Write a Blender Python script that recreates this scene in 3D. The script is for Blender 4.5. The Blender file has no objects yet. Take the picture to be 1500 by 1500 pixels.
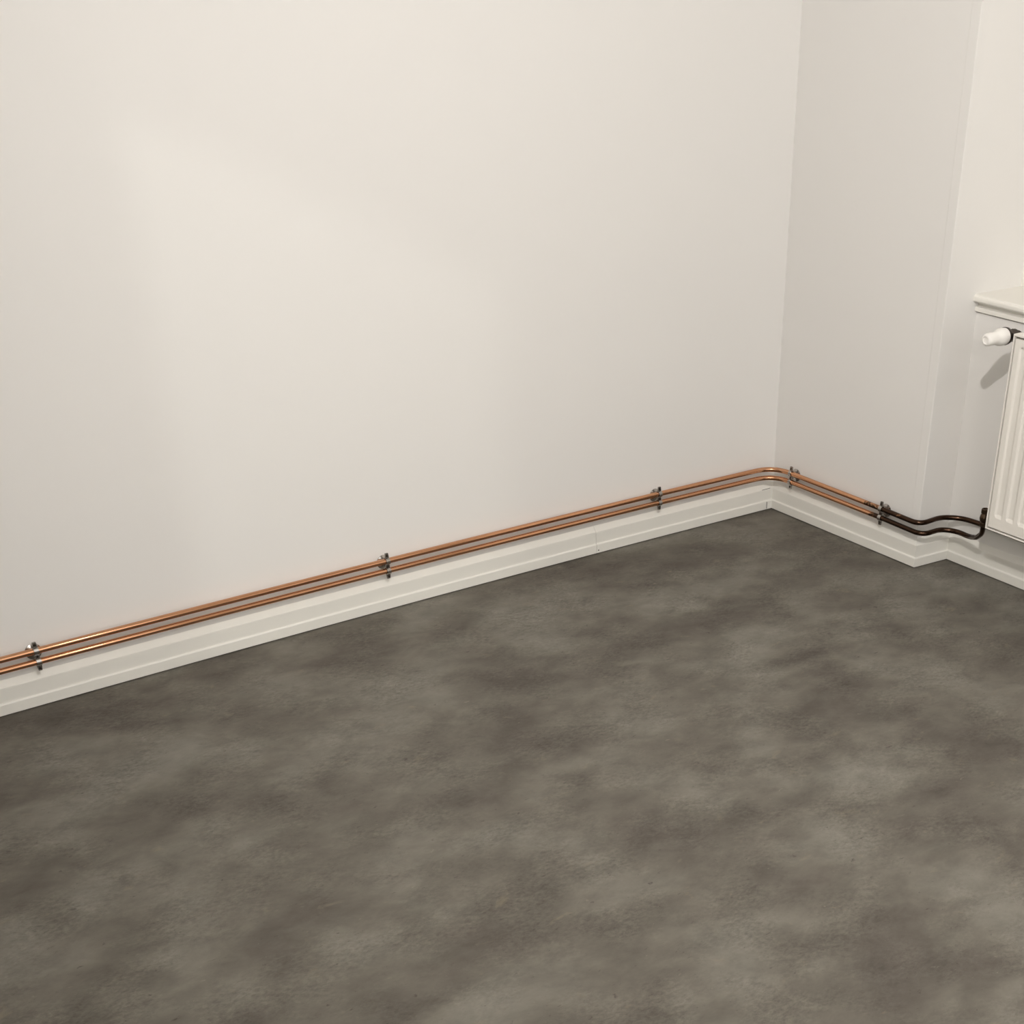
import bpy, bmesh, math, random
from mathutils import Vector, Matrix

C = bpy.context.scene.collection
PI = math.pi
random.seed(4)

# ------------------------------------------------------------------ camera, world, lights, exposure
F, PX, PY = 2056.98, 978.39, 1262.89
CAM = Vector((-3.0990, -3.2525, 1.6))
YAW, PITCH, ROLL = math.radians(50.3986), math.radians(-33.8470), math.radians(1.2363)
fw = Vector((math.cos(PITCH)*math.cos(YAW), math.cos(PITCH)*math.sin(YAW), math.sin(PITCH)))
rt0 = Vector((math.sin(YAW), -math.cos(YAW), 0))
up0 = rt0.cross(fw)
rt = math.cos(ROLL)*rt0 + math.sin(ROLL)*up0
up = -math.sin(ROLL)*rt0 + math.cos(ROLL)*up0
cam_data = bpy.data.cameras.new('camera')
cam_data.sensor_width = 36.0
cam_data.lens = F/1500*36.0
cam_data.shift_x = (750-PX)/1500
cam_data.shift_y = (PY-750)/1500
cam_data.clip_start = 0.02
cam = bpy.data.objects.new('camera', cam_data)
C.objects.link(cam)
M = Matrix((rt, up, -fw)).transposed().to_4x4()
M.translation = CAM
cam.matrix_world = M
bpy.context.scene.camera = cam

world = bpy.data.worlds.new('world')
bpy.context.scene.world = world
world.use_nodes = True
bg = world.node_tree.nodes['Background']
bg.inputs['Color'].default_value = (0.92, 0.96, 1.0, 1)
bg.inputs['Strength'].default_value = 2.3          # overcast sky behind the window at the far end of the room

def lamp(name, loc, power, radius, col):
    d = bpy.data.lights.new(name, 'POINT')
    d.energy = power; d.shadow_soft_size = radius; d.color = col
    o = bpy.data.objects.new(name, d); o.location = loc
    C.objects.link(o)
    return o
# ceiling lamp that draws the hard shadows; spot cone added to favour the corner
sd = bpy.data.lights.new('ceiling_spot', 'SPOT')
sd.energy = 130; sd.shadow_soft_size = 0.03; sd.color = (1.0, 0.958, 0.93)
sd.spot_size = math.radians(118); sd.spot_blend = 1.0
so = bpy.data.objects.new('ceiling_spot', sd); C.objects.link(so)
so.location = (-2.22, -2.40, 2.42)
so.rotation_euler = (Vector((-0.08, -0.60, 0.72))-so.location).to_track_quat('-Z', 'Y').to_euler()
lamp('fill_light', (-1.25, -3.0, 2.38), 18, 0.10, (1.0, 0.958, 0.93))  # unseen light added to put a highlight on the pipes
lamp('fill_light', (-2.22, -2.40, 2.44), 22, 0.03, (1.0, 0.958, 0.93))  # added at the spot's position for bounce and the near floor
lamp('fill_light', (-2.95, -4.55, 2.35), 46, 0.25, (1.0, 0.958, 0.93))  # added soft fill behind the camera, evens out the walls
lamp('hall_light', (-4.47, -4.75, 2.48), 84, 0.03, (0.97, 0.98, 0.92))

sc = bpy.context.scene
sc.view_settings.view_transform = 'Standard'
sc.view_settings.look = 'None'
sc.view_settings.gamma = 1.0
sc.view_settings.use_curve_mapping = False
sc.view_settings.exposure = 0.0

# ------------------------------------------------------------------ helpers
def new_mat(name):
    m = bpy.data.materials.new(name); m.use_nodes = True
    nt = m.node_tree
    return m, nt, nt.nodes['Principled BSDF']

def noise(nt, vec, scale, detail=4, rough=0.5, dist=0.0, loc=(0, 0, 0), sc3=(1, 1, 1), rot=(0, 0, 0)):
    mp = nt.nodes.new('ShaderNodeMapping')
    mp.inputs['Location'].default_value = loc
    mp.inputs['Scale'].default_value = sc3
    mp.inputs['Rotation'].default_value = rot
    nt.links.new(vec, mp.inputs['Vector'])
    n = nt.nodes.new('ShaderNodeTexNoise')
    n.inputs['Scale'].default_value = scale; n.inputs['Detail'].default_value = detail
    n.inputs['Roughness'].default_value = rough; n.inputs['Distortion'].default_value = dist
    nt.links.new(mp.outputs[0], n.inputs['Vector'])
    return n.outputs['Fac']

def ramp(nt, fac, stops):
    r = nt.nodes.new('ShaderNodeValToRGB')
    el = r.color_ramp.elements
    while len(el) < len(stops): el.new(0.5)
    for e, (p, c) in zip(el, stops):
        e.position = p
        e.color = (c, c, c, 1) if isinstance(c, (int, float)) else (*c, 1)
    nt.links.new(fac, r.inputs['Fac'])
    return r.outputs['Color']

def mix(nt, fac, a, b, mode='MIX'):
    m = nt.nodes.new('ShaderNodeMix'); m.data_type = 'RGBA'; m.blend_type = mode
    for sock, v in ((m.inputs[0], fac), (m.inputs[6], a), (m.inputs[7], b)):
        if isinstance(v, (int, float)): sock.default_value = v
        elif isinstance(v, tuple): sock.default_value = (*v, 1)
        else: nt.links.new(v, sock)
    return m.outputs[2]

def bump(nt, bsdf, h, strength, dist):
    b = nt.nodes.new('ShaderNodeBump')
    b.inputs['Strength'].default_value = strength; b.inputs['Distance'].default_value = dist
    nt.links.new(h, b.inputs['Height']); nt.links.new(b.outputs[0], bsdf.inputs['Normal'])

def geo_pos(nt):
    g = nt.nodes.new('ShaderNodeNewGeometry'); return g.outputs['Position']

def paint(name, col, rough, bscale=60, bstr=0.05, bdist=0.002, var=0.02):
    m, nt, b = new_mat(name)
    p = geo_pos(nt)
    n = noise(nt, p, 1.3, 3)
    c2 = tuple(c*(1-var) for c in col)
    nt.links.new(mix(nt, n, col, c2), b.inputs['Base Color'])
    b.inputs['Roughness'].default_value = rough
    b.inputs['Specular IOR Level'].default_value = 0.4
    bump(nt, b, noise(nt, p, bscale, 3), bstr, bdist)
    return m

WALLC = (0.80, 0.785, 0.757)
m_wall = paint('wall_paint', WALLC, 0.55, 90, 0.04, 0.001)
m_ceil = paint('ceiling_paint', (0.82, 0.80, 0.76), 0.8)
m_skirt = paint('skirting_paint', (0.77, 0.755, 0.70), 0.35, 30, 0.08, 0.001)
m_gloss = paint('sill_paint', (0.84, 0.82, 0.76), 0.3, 25, 0.05, 0.001)
m_rad = paint('radiator_enamel', (0.82, 0.79, 0.73), 0.28, 40, 0.03, 0.0005)
m_white_plastic = paint('valve_plastic', (0.86, 0.84, 0.80), 0.32, 40, 0.0, 0.0005)

def floor_mat():
    m, nt, b = new_mat('stone_vinyl')
    p = geo_pos(nt)
    w = noise(nt, p, 2.2, 3, 0.5, loc=(3.1, 1.7, 0))
    # warp the coordinates a little so that the clouds smear
    big = noise(nt, p, 3.4, 3, 0.5, 0.15, loc=(5.3, 2.1, 0), sc3=(1, 1.25, 1), rot=(0, 0, 0.6))
    mid = noise(nt, p, 11.0, 5, 0.6, 0.3, loc=(1.0, 7.0, 0), sc3=(1, 1.4, 1), rot=(0, 0, 0.75))
    fine = noise(nt, p, 70, 6, 0.72, 0.3, sc3=(1, 1.6, 1), rot=(0, 0, 0.8))
    # patches where the fine relief is strong, others smooth
    msk = ramp(nt, noise(nt, p, 6.5, 3, 0.5, 0.2, loc=(4, 8, 0)), [(0.42, 0.15), (0.62, 1.0)])
    c1 = ramp(nt, big, [(0.34, (0.112, 0.100, 0.085)), (0.50, (0.148, 0.136, 0.114)), (0.66, (0.194, 0.183, 0.155))])
    c2 = ramp(nt, mid, [(0.32, 0.39), (0.46, 0.47), (0.54, 0.52), (0.70, 0.61)])
    c = mix(nt, 0.75, c1, c2, 'OVERLAY')
    c3 = ramp(nt, fine, [(0.30, 0.32), (0.5, 0.5), (0.70, 0.68)])
    c = mix(nt, msk, c, mix(nt, 0.8, c, c3, 'OVERLAY'))
    # rare tan and pale flecks
    fl = noise(nt, p, 13, 5, 0.65, 0.4, loc=(9, 4, 0), sc3=(1, 1.6, 1), rot=(0, 0, 0.7))
    f1 = ramp(nt, fl, [(0.63, 0.0), (0.74, 0.40)])
    c = mix(nt, f1, c, (0.26, 0.22, 0.16))
    fl2 = noise(nt, p, 42, 4, 0.65, 0.6, loc=(2, 9, 0), sc3=(1, 2.0, 1), rot=(0, 0, 0.7))
    f2 = ramp(nt, fl2, [(0.67, 0.0), (0.76, 0.45)])
    c = mix(nt, f2, c, (0.30, 0.27, 0.22))
    f3 = ramp(nt, fl2, [(0.27, 0.6), (0.35, 0.0)])
    c = mix(nt, f3, c, (0.05, 0.042, 0.035))
    nt.links.new(c, b.inputs['Base Color'])
    b.inputs['Roughness'].default_value = 0.8
    b.inputs['Specular IOR Level'].default_value = 0.12
    h = mix(nt, msk, (0.5, 0.5, 0.5), fine)
    bump(nt, b, h, 0.55, 0.006)
    return m
m_floor = floor_mat()

def copper_mat():
    m, nt, b = new_mat('copper')
    p = geo_pos(nt)
    sep = nt.nodes.new('ShaderNodeSeparateXYZ'); nt.links.new(p, sep.inputs[0])
    # tarnish is old heat and flux staining that grows towards the radiator end of the run
    mr = nt.nodes.new('ShaderNodeMapRange')
    mr.inputs['From Min'].default_value = -0.25; mr.inputs['From Max'].default_value = -0.66
    mr.inputs['To Min'].default_value = -0.36; mr.inputs['To Max'].default_value = 0.42
    nt.links.new(sep.outputs['Y'], mr.inputs['Value'])
    n = noise(nt, p, 26, 5, 0.65, 0.5)
    ad = nt.nodes.new('ShaderNodeMath'); ad.operation = 'ADD'
    nt.links.new(mr.outputs[0], ad.inputs[0]); nt.links.new(n, ad.inputs[1])
    f = ramp(nt, ad.outputs[0], [(0.50, 0.0), (0.60, 1.0)])
    n2 = noise(nt, p, 9, 4)
    cu = mix(nt, n2, (0.70, 0.37, 0.21), (0.60, 0.31, 0.17))
    nt.links.new(mix(nt, f, cu, (0.06, 0.035, 0.023)), b.inputs['Base Color'])
    b.inputs['Metallic'].default_value = 1.0
    r = ramp(nt, f, [(0.0, 0.085), (1.0, 0.20)])
    nt.links.new(r, b.inputs['Roughness'])
    return m
m_copper = copper_mat()

def metal(name, col, rough):
    m, nt, b = new_mat(name)
    p = geo_pos(nt)
    n = noise(nt, p, 120, 3)
    nt.links.new(mix(nt, n, col, tuple(c*0.7 for c in col)), b.inputs['Base Color'])
    b.inputs['Metallic'].default_value = 1.0
    b.inputs['Roughness'].default_value = rough
    return m
m_chrome = metal('dull_chrome', (0.52, 0.49, 0.46), 0.22)
m_bronze = metal('dark_brass', (0.11, 0.075, 0.05), 0.30)
m_steel = metal('dark_steel', (0.10, 0.085, 0.075), 0.3)
m_dark = paint('dark_gap', (0.03, 0.025, 0.02), 0.9, 50, 0.0)

def mesh_obj(name, verts, faces, mat, parent=None, smooth=False, bevel=0.0, kind=None, segs=2):
    me = bpy.data.meshes.new(name)
    me.from_pydata([tuple(v) for v in verts], [], faces)
    bm = bmesh.new(); bm.from_mesh(me)
    bmesh.ops.recalc_face_normals(bm, faces=bm.faces)
    bm.to_mesh(me); bm.free()
    me.materials.append(mat)
    if smooth:
        for p in me.polygons: p.use_smooth = True
    o = bpy.data.objects.new(name, me); C.objects.link(o)
    if bevel:
        b = o.modifiers.new('bevel', 'BEVEL'); b.width = bevel; b.segments = segs; b.limit_method = 'ANGLE'
    if parent: o.parent = parent
    if kind: o['kind'] = kind
    return o

def boxes_obj(name, boxes, mat, parent=None, bevel=0.0, kind=None):
    v, f = [], []
    for (x0, x1, y0, y1, z0, z1) in boxes:
        k = len(v)
        v += [(x, y, z) for x in (x0, x1) for y in (y0, y1) for z in (z0, z1)]
        f += [[k+i for i in q] for q in ((0,1,3,2),(4,6,7,5),(0,4,5,1),(2,3,7,6),(0,2,6,4),(1,5,7,3))]
    return mesh_obj(name, v, f, mat, parent, bevel=bevel, kind=kind)

def prism_z(name, poly, z0, z1, mat, **kw):
    n = len(poly)
    v = [(x, y, z0) for x, y in poly] + [(x, y, z1) for x, y in poly]
    f = [list(range(n))[::-1], list(range(n, 2*n))] + [[i, (i+1) % n, n+(i+1) % n, n+i] for i in range(n)]
    return mesh_obj(name, v, f, mat, **kw)

def fillet(pts, radii, n=10):
    out = [Vector(pts[0])]
    for i in range(1, len(pts)-1):
        a, b, c = Vector(pts[i-1]), Vector(pts[i]), Vector(pts[i+1])
        u, w = (a-b), (c-b)
        ang = u.angle(w)
        r = radii[i] if isinstance(radii, (list, tuple)) else radii
        d = min(r/math.tan(ang/2), u.length*0.49, w.length*0.49)
        p0, p1 = b+u.normalized()*d, b+w.normalized()*d
        for k in range(n+1):
            t = k/n
            out.append((1-t)**2*p0 + 2*t*(1-t)*b + t*t*p1)
    out.append(Vector(pts[-1]))
    return out

def tube_geo(path, rad, seg=20):
    v, f = [], []
    n = len(path)
    t0 = (path[1]-path[0]).normalized()
    nrm = Vector((0, 0, 1)) if abs(t0.z) < 0.9 else Vector((1, 0, 0))
    for i, p in enumerate(path):
        t = (path[min(i+1, n-1)]-path[max(i-1, 0)]).normalized()
        nrm = (nrm - t*nrm.dot(t)).normalized()
        b = t.cross(nrm)
        r = rad(i) if callable(rad) else rad
        for s in range(seg):
            a = 2*PI*s/seg
            v.append(p + (nrm*math.cos(a)+b*math.sin(a))*r)
    for i in range(n-1):
        for s in range(seg):
            f.append([i*seg+s, i*seg+(s+1) % seg, (i+1)*seg+(s+1) % seg, (i+1)*seg+s])
    f.append(list(range(seg))[::-1]); f.append([(n-1)*seg+s for s in range(seg)])
    return v, f

def tube(name, path, rad, mat, parent=None, seg=20):
    v, f = tube_geo([Vector(p) for p in path], rad, seg)
    o = mesh_obj(name, v, f, mat, parent, smooth=True)
    return o

def lathe(name, prof, origin, axis, mat, parent=None, seg=32, smooth=True, bevel=0):
    """prof: list of (distance along axis, radius)."""
    ax = Vector(axis).normalized()
    ref = Vector((0, 0, 1)) if abs(ax.z) < 0.9 else Vector((0, 1, 0))
    a = (ref-ax*ref.dot(ax)).normalized(); b = ax.cross(a)
    v, f = [], []
    for d, r in prof:
        for s in range(seg):
            t = 2*PI*s/seg
            v.append(Vector(origin)+ax*d+(a*math.cos(t)+b*math.sin(t))*max(r, 1e-5))
    for i in range(len(prof)-1):
        for s in range(seg):
            f.append([i*seg+s, i*seg+(s+1) % seg, (i+1)*seg+(s+1) % seg, (i+1)*seg+s])
    f.append(list(range(seg))); f.append([(len(prof)-1)*seg+s for s in range(seg)])
    o = mesh_obj(name, v, f, mat, parent, smooth=smooth, bevel=bevel)
    if smooth:
        md = o.modifiers.new('edges', 'EDGE_SPLIT'); md.split_angle = math.radians(38)
    return o

def thing(name, loc, label, cat, group=None):
    o = bpy.data.objects.new(name, None); C.objects.link(o)
    o.location = loc; o.empty_display_size = 0.05
    o['label'] = label; o['category'] = cat
    if group: o['group'] = group
    return o

def adopt(child, parent):
    child.parent = parent
    child.matrix_parent_inverse = Matrix.Translation(parent.location).inverted()

# the long wall is not quite straight: it bellies outwards a little between its ends
XL = -3.37
def bow(x):
    t = min(max(-x/3.4, 0.0), 1.0)
    return 0.0311*4*t*(1-t)
def xs_left():
    return [XL + (0-XL)*i/46 for i in range(47)]

W = 0.018           # wall face behind the skirting face
HC = 2.6            # ceiling height
YB = -5.0           # far end of the room
XN = 0.149          # face of the breast panel under the window
XWIN = 0.318         # window plane above the sill
YN0, YN1 = -0.615, -2.50   # the window niche

# ------------------------------------------------------------------ room shell
boxes_obj('floor', [(-5.6, 0.7, YB-0.2, 0.3, -0.12, 0.0)], m_floor, kind='structure')
boxes_obj('ceiling', [(-5.6, 0.7, YB-0.2, 0.3, HC, HC+0.12)], m_ceil, kind='structure')

# wall_left: bowed slab
xs = xs_left() + [0.30]
v, f = [], []
for x in xs:
    y = W + (bow(x) if x <= 0 else 0)
    v += [(x, y, 0), (x, y, HC), (x, 0.25, HC), (x, 0.25, 0)]
for i in range(len(xs)-1):
    for k in range(4):
        f.append([i*4+k, i*4+(k+1) % 4, (i+1)*4+(k+1) % 4, (i+1)*4+k])
f.append([0, 1, 2, 3]); n = len(xs)-1; f.append([n*4+3, n*4+2, n*4+1, n*4])
mesh_obj('wall_left', v, f, m_wall, kind='structure')

# wall_right: pier between corner and niche, breast panel below the window, wall above the window and beyond
prism = [
    # pier with splayed return
    ([(W, 0.25), (0.5, 0.25), (0.5, -0.630), (0.34, YN0-0.011), (W, YN0)], 0, HC),
    # far pier
    ([(W, YN1), (0.5, YN1), (0.5, YB-0.1), (W, YB-0.1)], 0, HC),
]
v, f = [], []
for poly, z0, z1 in prism:
    k = len(v); n = len(poly)
    v += [(x, y, z0) for x, y in poly]+[(x, y, z1) for x, y in poly]
    f += [[k+i for i in range(n)], [k+n+i for i in range(n)]]+[[k+i, k+(i+1) % n, k+n+(i+1) % n, k+n+i] for i in range(n)]
wall_right = mesh_obj('wall_right', v, f, m_wall, kind='structure', bevel=0.0)
boxes_obj('wall_breast', [(XN, 0.5, YN1, YN0-0.001, 0, 0.7118)], m_wall, kind='structure')
boxes_obj('wall_lintel', [(W, 0.5, YN1, YN0, 2.30, HC)], m_wall, kind='structure')

# back wall with a window, and the wall with the doorway to the hall
WX0, WX1, WZ0, WZ1 = -2.35, -0.30, 0.95, 2.15
boxes_obj('wall_back', [(-5.5, WX0, YB-0.15, YB, 0, HC), (WX1, 0.5, YB-0.15, YB, 0, HC),
                        (WX0, WX1, YB-0.15, YB, 0, WZ0), (WX0, WX1, YB-0.15, YB, WZ1, HC)], m_wall, kind='structure')
DY0, DY1, DZ = -3.375, -2.687, 2.0
boxes_obj('wall_side', [(XL-0.10, XL, DY1, 0.25, 0, HC), (XL-0.10, XL, YB, DY0, 0, HC),
                        (XL-0.10, XL, DY0, DY1, DZ, HC)], m_wall, kind='structure')
boxes_obj('wall_hall', [(-5.55, -5.45, YB, 0.25, 0, HC), (-5.45, XL-0.10, 0.15, 0.25, 0, HC)], m_wall, kind='structure')

t = 0.05
win = boxes_obj('window_2', [(WX0, WX0+t, YB-0.12, YB-0.06, WZ0, WZ1), (WX1-t, WX1, YB-0.12, YB-0.06, WZ0, WZ1),
                       (WX0+t, WX1-t, YB-0.118, YB-0.062, WZ0, WZ0+t), (WX0+t, WX1-t, YB-0.118, YB-0.062, WZ1-t, WZ1),
                       ((WX0+WX1)/2-0.03, (WX0+WX1)/2+0.03, YB-0.116, YB-0.064, WZ0+t, WZ1-t)], m_gloss, kind='structure')

# window beside the sill: casement, with an unseen panel added to block sky light
w1 = boxes_obj('window_1', [(XWIN, XWIN+0.06, YN0-0.07, YN0, 0.7615, 2.30), (XWIN, XWIN+0.06, YN1, YN1+0.06, 0.7615, 2.30),
                       (XWIN+0.004, XWIN+0.058, YN1+0.06, YN0-0.07, 0.7615, 0.83), (XWIN+0.004, XWIN+0.058, YN1+0.06, YN0-0.07, 2.23, 2.30),
                       (XWIN+0.002, XWIN+0.057, -1.60, -1.53, 0.83, 2.23)], m_gloss, kind='structure')
bl = boxes_obj('sky_block_panel', [(XWIN+0.045, XWIN+0.05, YN1+0.062, YN0-0.072, 0.832, 2.228)], m_white_plastic, parent=w1)

# ------------------------------------------------------------------ window sill (structure: part of the niche)
# nose front at x=.136, top z=.758
prof = [(0.40, 0.7615), (0.1360, 0.7615), (0.1330, 0.7602), (0.1315, 0.7575), (0.1290, 0.7555), (0.1278, 0.7520), (0.1280, 0.7460), (0.1300, 0.7425), (0.1330, 0.7415), (0.40, 0.7415)]
def sweep_y(name, prof, y0, y1, mat, **kw):
    n = len(prof)
    v = [(x, y0, z) for x, z in prof]+[(x, y1, z) for x, z in prof]
    f = [list(range(n)), list(range(n, 2*n))[::-1]]+[[i, (i+1) % n, n+(i+1) % n, n+i] for i in range(n)]
    return mesh_obj(name, v, f, mat, **kw)
sill = sweep_y('window_sill', prof, YN1, YN0+0.0015, m_gloss, kind='structure')
# fillet board below the nose, separated by a thin gap from the panel
sweep_y('sill_moulding', [(0.20, 0.7415), (0.1530, 0.7415), (0.1510, 0.7320), (0.1480, 0.7290), (0.1415, 0.7280), (0.1400, 0.7270), (0.1400, 0.7165), (0.1415, 0.7150), (0.20, 0.7150)],
        YN1, YN0-0.001, m_gloss, parent=sill)
boxes_obj('shadow_gap', [(0.160, 0.20, YN1, YN0-0.001, 0.7100, 0.7149)], m_dark, parent=sill)  # dark filler, its colour stands in for shade inside the gap

# ------------------------------------------------------------------ corner bead on the pier's outer edge
bt = 0.0012
bead = mesh_obj('trim_1', *(lambda P: ([(x, y, 0.06) for x, y in P]+[(x, y, HC) for x, y in P],
        [list(range(len(P)))[::-1], list(range(len(P), 2*len(P)))]+[[i, (i+1) % len(P), len(P)+(i+1) % len(P), len(P)+i] for i in range(len(P))]))(
        [(W+0.001, YN0+0.030), (W-bt*0.2, YN0+0.030), (W-bt, YN0+0.028), (W-bt, YN0+0.001), (W-bt*0.5, YN0-bt*0.6), (W+0.002, YN0-bt),
         (W+0.028, YN0-bt), (W+0.030, YN0-bt*0.2), (W+0.030, YN0+0.001), (W+0.002, YN0+0.002)]), m_wall, kind='structure')

# ------------------------------------------------------------------ skirting boards
# profile: (distance out of the wall face measured from skirting face 0 = front, height)
ZB = 0.0035
SK = [(0.0, ZB), (0.0, 0.0285), (0.0012, 0.0305), (0.0040, 0.0325), (0.0045, 0.036), (0.0045, 0.0655), (0.0050, 0.0685), (0.0065, 0.0700), (W+0.001, 0.0845), (0.06, 0.0845), (0.06, ZB)]
def skirt_path(name, path, mat=m_skirt, closed_ends=True, kind='structure', parent=None):
    """path: list of (x, y, mx, my): front-line point and the direction into the wall, scaled at mitres."""
    v, f = [], []
    n = len(SK)
    for (x, y, mx, my) in path:
        for d, z in SK:
            dd = min(d, W+0.012)
            v.append((x+mx*dd, y+my*dd, z))
    for i in range(len(path)-1):
        for k in range(n):
            f.append([i*n+k, i*n+(k+1) % n, (i+1)*n+(k+1) % n, (i+1)*n+k])
    f.append(list(range(n))); f.append([(len(path)-1)*n+k for k in range(n)][::-1])
    return mesh_obj(name, v, f, mat, kind=kind, parent=parent)
SEAM = -0.696
left_pts = [(x, bow(x), 0, 1) for x in xs_left()]
A_ = [p for p in left_pts if p[0] < SEAM-0.01]+[(SEAM-0.0006, bow(SEAM), 0, 1)]
B_ = [(SEAM+0.0006, bow(SEAM), 0, 1)]+[p for p in left_pts if SEAM+0.01 < p[0] < -0.01]+[(0, 0, 1, 1)]
base = skirt_path('baseboard_left', A_)
skirt_path('baseboard_corner', B_)
# right wall: front x=0 from the corner to the outer corner, then the return, then the niche
OC = (0.0, -0.6330); NC = (0.1305, -0.6450)
skirt_path('baseboard_right', [(0, 0, 1, 1), (OC[0], OC[1], 1, 1)])
skirt_path('baseboard_return', [(OC[0], OC[1], 1, 1), (NC[0], NC[1], 1, 1)])
skirt_path('baseboard_niche', [(NC[0], NC[1], 1, 1), (NC[0]+0.002, YN1, 1, -1)])
skirt_path('baseboard_pier', [(0, YN1-0.02, 1, 0), (0, YB, 1, 0)])
# nail hole and the butt seam of the lower strip near the corner
lathe('nail_hole', [(0, 0.0022), (0.0006, 0.0019)], (-0.6905, bow(-0.6905)-0.0004, 0.0115), (0, 1, 0), m_steel, parent=base, seg=12)
boxes_obj('seam', [(-0.0218, -0.0206, -0.0004, 0.002, ZB+0.002, 0.0285)], m_steel, parent=base)

boxes_obj('seam', [(-0.040, -0.005, 0.0056, 0.0066, 0.0690, 0.0701)], m_steel, parent=base)

# ------------------------------------------------------------------ copper pipes
R = 0.0075
def pipe_path(z, side):
    pts = [(x, bow(x)-0.006, z) for x in [XL+0.001+i*(3.2/40) for i in range(41)] if x < -0.2]
    return pts
ZU, ZL = 0.1435, 0.1161
PY0 = -0.006        # pipe centre line, 24 mm off the wall
up_pts = pipe_path(ZU, 0) + [(-0.006, -0.006, ZU), (-0.008, -0.50, ZU), (-0.013, -0.645, ZU), (0.082, -0.641, ZU),
          (0.130, -0.680, ZU-0.001), (0.140, -0.740, ZU-0.002), (0.136, -1.02, ZU-0.002), (0.120, -1.02, 0.60)]
nl = len(pipe_path(0, 0))
rad = [0.5]*nl + [0.085, 0.3, 0.035, 0.07, 0.08, 0.3, 0.05, 0.05]
up_path = fillet(up_pts, rad)
pipe_u = tube('copper_pipe', up_path, R, m_copper)
pipe_u['label'] = 'upper copper heating pipe above the skirting, dark and tarnished near the radiator'
pipe_u['category'] = 'pipe'
pipe_u['group'] = 'copper heating pipes along the skirting'
VX, VY = 0.032, -0.840
lo_pts = pipe_path(ZL, 0) + [(-0.006, -0.006, ZL), (-0.008, -0.50, ZL), (-0.014, -0.660, ZL), (0.066, -0.662, ZL+0.0005),
          (0.094, -0.700, ZL-0.001), (0.087, -0.7555, ZL), (0.062, -0.800, 0.1345), (0.042, -0.832, 0.1610), (VX, VY, 0.186), (VX, VY, 0.204)]
rad = [0.5]*nl + [0.085, 0.3, 0.035, 0.06, 0.06, 0.09, 0.09, 0.07, 0.05, 0]
lo_path = fillet(lo_pts, rad)
pipe_l = tube('copper_pipe', lo_path, R, m_copper)
pipe_l['label'] = 'lower copper heating pipe just above the skirting, curling up to the radiator'
pipe_l['category'] = 'pipe'
pipe_l['group'] = 'copper heating pipes along the skirting'

# ------------------------------------------------------------------ double pipe clips
ZM = (ZU+ZL)/2
def clip_band(name, sgn, parent):
    """half band running over both pipes; local frame: x along the pipe, y towards the room is negative, z up"""
    rr = R+0.0008; th = 0.0016; hw = 0.0058
    prof = []
    def arc(zc):
        for k in range(13):
            a = PI/2-PI*k/12
            prof.append((math.cos(a)*rr, zc+math.sin(a)*rr))
    z1, z2 = ZU, ZL
    prof.append((0.0006, z1+0.022)); prof.append((0.0006, z1+rr+0.001))
    arc(z1)
    prof.append((0.0006, (z1+z2)/2+0.003)); prof.append((0.0006, (z1+z2)/2-0.003))
    arc(z2)
    prof.append((0.0006, z2-rr-0.001)); prof.append((0.0006, z2-0.022))
    v, f = [], []
    n = len(prof)
    for i, (d, z) in enumerate(prof):
        a = Vector((prof[min(i+1, n-1)][0]-prof[max(i-1, 0)][0], prof[min(i+1, n-1)][1]-prof[max(i-1, 0)][1]))
        nn = Vector((-a.y, a.x)).normalized()
        if nn.x < 0 and abs(nn.x) > 1e-6: nn = -nn
        w_ = hw*(0.75 if i in (0, n-1) else 1.0)
        for (dx, off) in ((-w_, 0), (w_, 0), (w_, th), (-w_, th)):
            v.append((dx, sgn*(d+nn.x*off), z-ZM+nn.y*off))
    for i in range(n-1):
        for k in range(4):
            f.append([i*4+k, i*4+(k+1) % 4, (i+1)*4+(k+1) % 4, (i+1)*4+k])
    f.append([0, 1, 2, 3]); f.append([(n-1)*4+k for k in (3, 2, 1, 0)])
    return mesh_obj(name, v, f, m_chrome, parent, bevel=0.0003)
GROUP = 'double pipe clips holding the copper pipes'
def make_clip(label):
    t = thing('pipe_clip', (0, 0, 0), label, 'pipe clip', GROUP)
    t['label'] = label
    clip_band('front_band', -1, t); clip_band('rear_band', 1, t)
    st = 0.006+W
    lathe('rosette', [(0, 0.0185), (0.001, 0.0198), (0.0022, 0.0195), (0.0055, 0.0130), (0.0070, 0.0075), (0.0100, 0.0065), (0.0100, 0.0)],
          (0, st-0.0002, 0.004), (0, -1, 0), m_chrome, t, seg=28)
    lathe('stud', [(0, 0.0038), (st-0.009, 0.0038)], (0, st-0.006, 0.0), (0, -1, 0), m_chrome, t, seg=12)
    for dz in (ZU+0.0155-ZM, ZL-0.0155-ZM, 0.0):
        s = lathe('screw', [(-0.0055, 0.0018), (0.0020, 0.0018), (0.0020, 0.0036), (0.0036, 0.0030), (0.0040, 0.0012)], (0, 0, dz), (0, -1, 0), m_steel, t, seg=10)
        if dz == 0.0: s.name = 'screw'
    return t
first = make_clip('double pipe clip on the long wall, leftmost, in the bright stretch of pipe')
def copy_clip(src, label):
    r = src.copy(); C.objects.link(r); r['label'] = label
    for ch in list(src.children):
        c = ch.copy(); C.objects.link(c); c.parent = r
    return r
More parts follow.
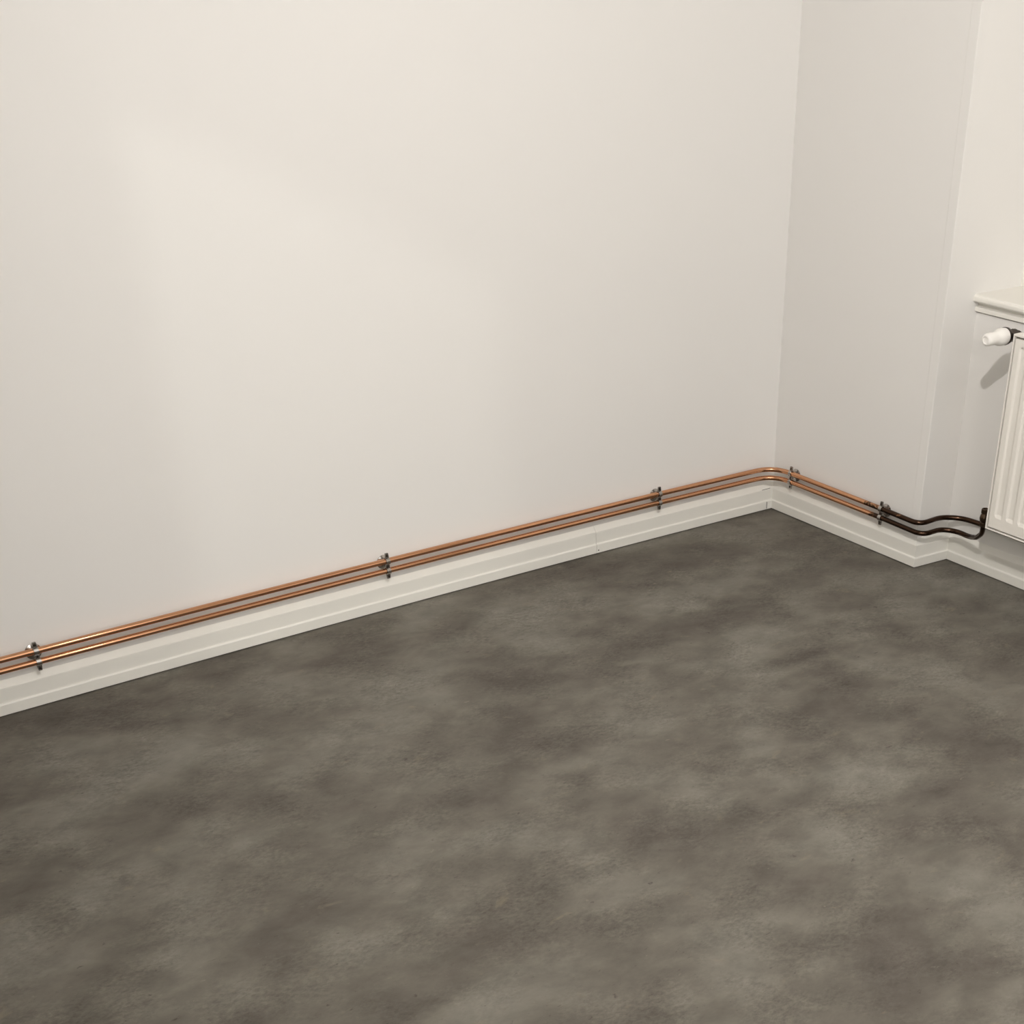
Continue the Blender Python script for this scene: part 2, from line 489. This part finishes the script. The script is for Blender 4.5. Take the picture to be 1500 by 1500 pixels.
spots = [
    (first, -2.338, bow(-2.338)+PY0, 0, None),
    (None, -1.3995, bow(-1.3995)+PY0, 0, 'double pipe clip on the long wall, middle one of the three there'),
    (None, -0.467, bow(-0.467)+PY0, 0, 'double pipe clip on the long wall, the one nearest the room corner'),
    (None, -0.0063, -0.0885, -PI/2, 'double pipe clip on the short wall, just after the pipes bend round the corner'),
    (None, -0.0078, -0.486, -PI/2, 'double pipe clip on the short wall, beside tarnished pipe, last before the niche'),
]
for src, x, y, rz, lab in spots:
    c = src or copy_clip(first, lab)
    c.location = (x, y, ZM); c.rotation_euler = (0, 0, rz)

# ------------------------------------------------------------------ radiator
RX0, RX1 = -0.020, 0.082
RY0, RY1 = -0.8865, -2.15
RZ0, RZ1 = 0.206, 0.7285
rad_t = thing('panel_radiator', (0.03, -1.5, RZ0), 'white panel radiator with vertical grooves hanging under the window sill', 'radiator')
RADK = []
def rp(o): adopt(o, rad_t); return o
# casing: a shallow tray open to the front where the panel sits
e = 0.0035
rp(boxes_obj('casing', [(RX0+0.026, RX1, RY1, RY0, RZ0+0.004, RZ1-0.004)], m_rad, bevel=0.002))
def rim():
    return [(RX0, RX0+0.03, RY0-e, RY0, RZ0, RZ1), (RX0, RX0+0.03, RY1, RY1+e, RZ0, RZ1),
            (RX0, RX0+0.03, RY1+e, RY0-e, RZ0, RZ0+e), (RX0, RX0+0.03, RY1+e, RY0-e, RZ1-e-0.002, RZ1)]
rp(boxes_obj('rim', rim(), m_rad, bevel=0.0012))
# front panel: stamped channels
g = e+0.0050
py0, py1, pz0, pz1 = RY0-g, RY1+g, RZ0+g, RZ1-g-0.002
pitch, cw, sl, dp = 0.040, 0.016, 0.0055, 0.0042
ys = [py0]
chan = []
yc = RY0-0.038
while yc - 0.03 > py1:
    chan.append(yc); yc -= pitch
cz0, cz1 = RZ0+0.038, RZ1-0.028
zr = [pz0, cz0, cz0+0.010, cz1-0.006, cz1, pz1]
cols = [(py0, 0)]
for c in chan:
    cols += [(c+cw/2+sl, 0), (c+cw/2, 1), (c-cw/2, 1), (c-cw/2-sl, 0)]
cols.append((py1, 0))
XF = RX0+0.0015
v, f = [], []
for z, zin in zip(zr, (0, 0, 1, 1, 0, 0)):
    for y, yin in cols:
        v.append((XF+(dp if (yin and zin) else 0), y, z))
nc = len(cols)
for i in range(len(zr)-1):
    for j in range(nc-1):
        f.append([i*nc+j, i*nc+j+1, (i+1)*nc+j+1, (i+1)*nc+j])
# turn the panel edges back into the casing
k0 = len(v)
ring = [0, nc-1, 5*nc+nc-1, 5*nc]
for q in ring:
    v.append((RX0+0.027, v[q][1], v[q][2]))
for a in range(4):
    f.append([ring[a], ring[(a+1) % 4], k0+(a+1) % 4, k0+a])
fp = rp(mesh_obj('front_panel', v, f, m_rad, bevel=0.0016, segs=2))
# top grille: slats between the panels
gr = rp(boxes_obj('top_grille', [(RX0+0.012, RX1-0.006, RY1+0.01, RY0-0.006, RZ1-0.006, RZ1-0.0035)], m_rad))
sl_me = None
y = RY0-0.02; k = 0
while y > RY1+0.03:
    if sl_me is None:
        s0 = boxes_obj('grille_slat', [(RX0+0.018, RX1-0.012, -0.003, 0.003, 0.0, 0.004)], m_rad, bevel=0.0006)
        sl_me = s0.data
    else:
        s0 = s0.copy(); C.objects.link(s0)
    s0.location = (0, y, RZ1-0.0035)
    adopt(s0, rad_t)
    y -= 0.016
# wall brackets
for yb_ in (-1.10, -1.95):
    rp(boxes_obj('bracket', [(RX1-0.004, XN-0.0004, yb_-0.02, yb_+0.02, RZ0+0.06, RZ1-0.06)], m_rad, bevel=0.002))

# ------------------------------------------------------------------ thermostatic valve (head points into the room)
TVY, TVZ = -0.846, 0.7125
tv = thing('thermostatic_valve', (0.03, TVY, TVZ), 'white thermostatic radiator valve pointing into the room, upper left of the radiator', 'radiator valve')
def tp(o): adopt(o, tv); return o
hx = -0.004
HP = [(0.0, 0.0212), (0.002, 0.0236), (0.010, 0.0245), (0.022, 0.0244), (0.030, 0.0232), (0.037, 0.0205), (0.043, 0.0186), (0.050, 0.0180),
      (0.074, 0.0180), (0.082, 0.0174), (0.0865, 0.0155), (0.0885, 0.0125), (0.0888, 0.0100), (0.0860, 0.0085), (0.0855, 0.0)]
head = tp(lathe('valve_head', [(a*0.86, q*0.90) for a, q in HP], (hx, TVY, TVZ), (-1, 0, 0), m_white_plastic, seg=40))
tp(lathe('collar_nut', [(-0.0085, 0.0135), (-0.0085, 0.0215), (-0.0005, 0.0228), (0.0, 0.0)], (hx, TVY, TVZ), (-1, 0, 0), m_steel, seg=24))
tp(lathe('valve_body', [(0, 0.010), (0.006, 0.0135), (0.036, 0.0135), (0.044, 0.009)], (hx+0.005, TVY, TVZ), (1, 0, 0), m_steel, seg=20))
tp(lathe('union_nut', [(0, 0.0105), (0.006, 0.0165), (0.032, 0.0165), (0.034, 0.012), (0.0390, 0.010)], (hx+0.024, TVY+0.004, TVZ), (0, -1, 0), m_steel, seg=6, smooth=False, bevel=0.0008))

# ------------------------------------------------------------------ lockshield at the lower left of the radiator
lv = thing('lockshield_valve', (VX, VY, 0.19), 'dark brass lockshield valve where the lower pipe meets the radiator', 'radiator valve')
def lp(o): adopt(o, lv); return o
lp(lathe('compression_nut', [(0, 0.0098), (0.003, 0.0116), (0.012, 0.0116), (0.014, 0.0098)], (VX, VY, 0.186), (0, 0, 1), m_bronze, seg=6, smooth=False, bevel=0.0008))
lp(lathe('valve_body', [(0, 0.0090), (0.004, 0.0120), (0.013, 0.0138), (0.021, 0.0120), (0.026, 0.0095), (0.029, 0.0092)], (VX, VY, 0.198), (0, 0, 1), m_bronze, seg=24))
lp(lathe('spindle_cap', [(0, 0.0100), (0.002, 0.0122), (0.012, 0.0122), (0.0135, 0.0110), (0.0135, 0.008), (0.011, 0.0075), (0.011, 0)], (VX, VY, 0.2245), (0, 0, 1), m_bronze, seg=6, smooth=False, bevel=0.0008))
lp(lathe('union_nut', [(0.006, 0.0085), (0.014, 0.0120), (0.028, 0.0120), (0.032, 0.009), (0.050, 0.009)], (VX, VY, 0.213), (0, -1, 0), m_bronze, seg=6, smooth=False, bevel=0.0008))
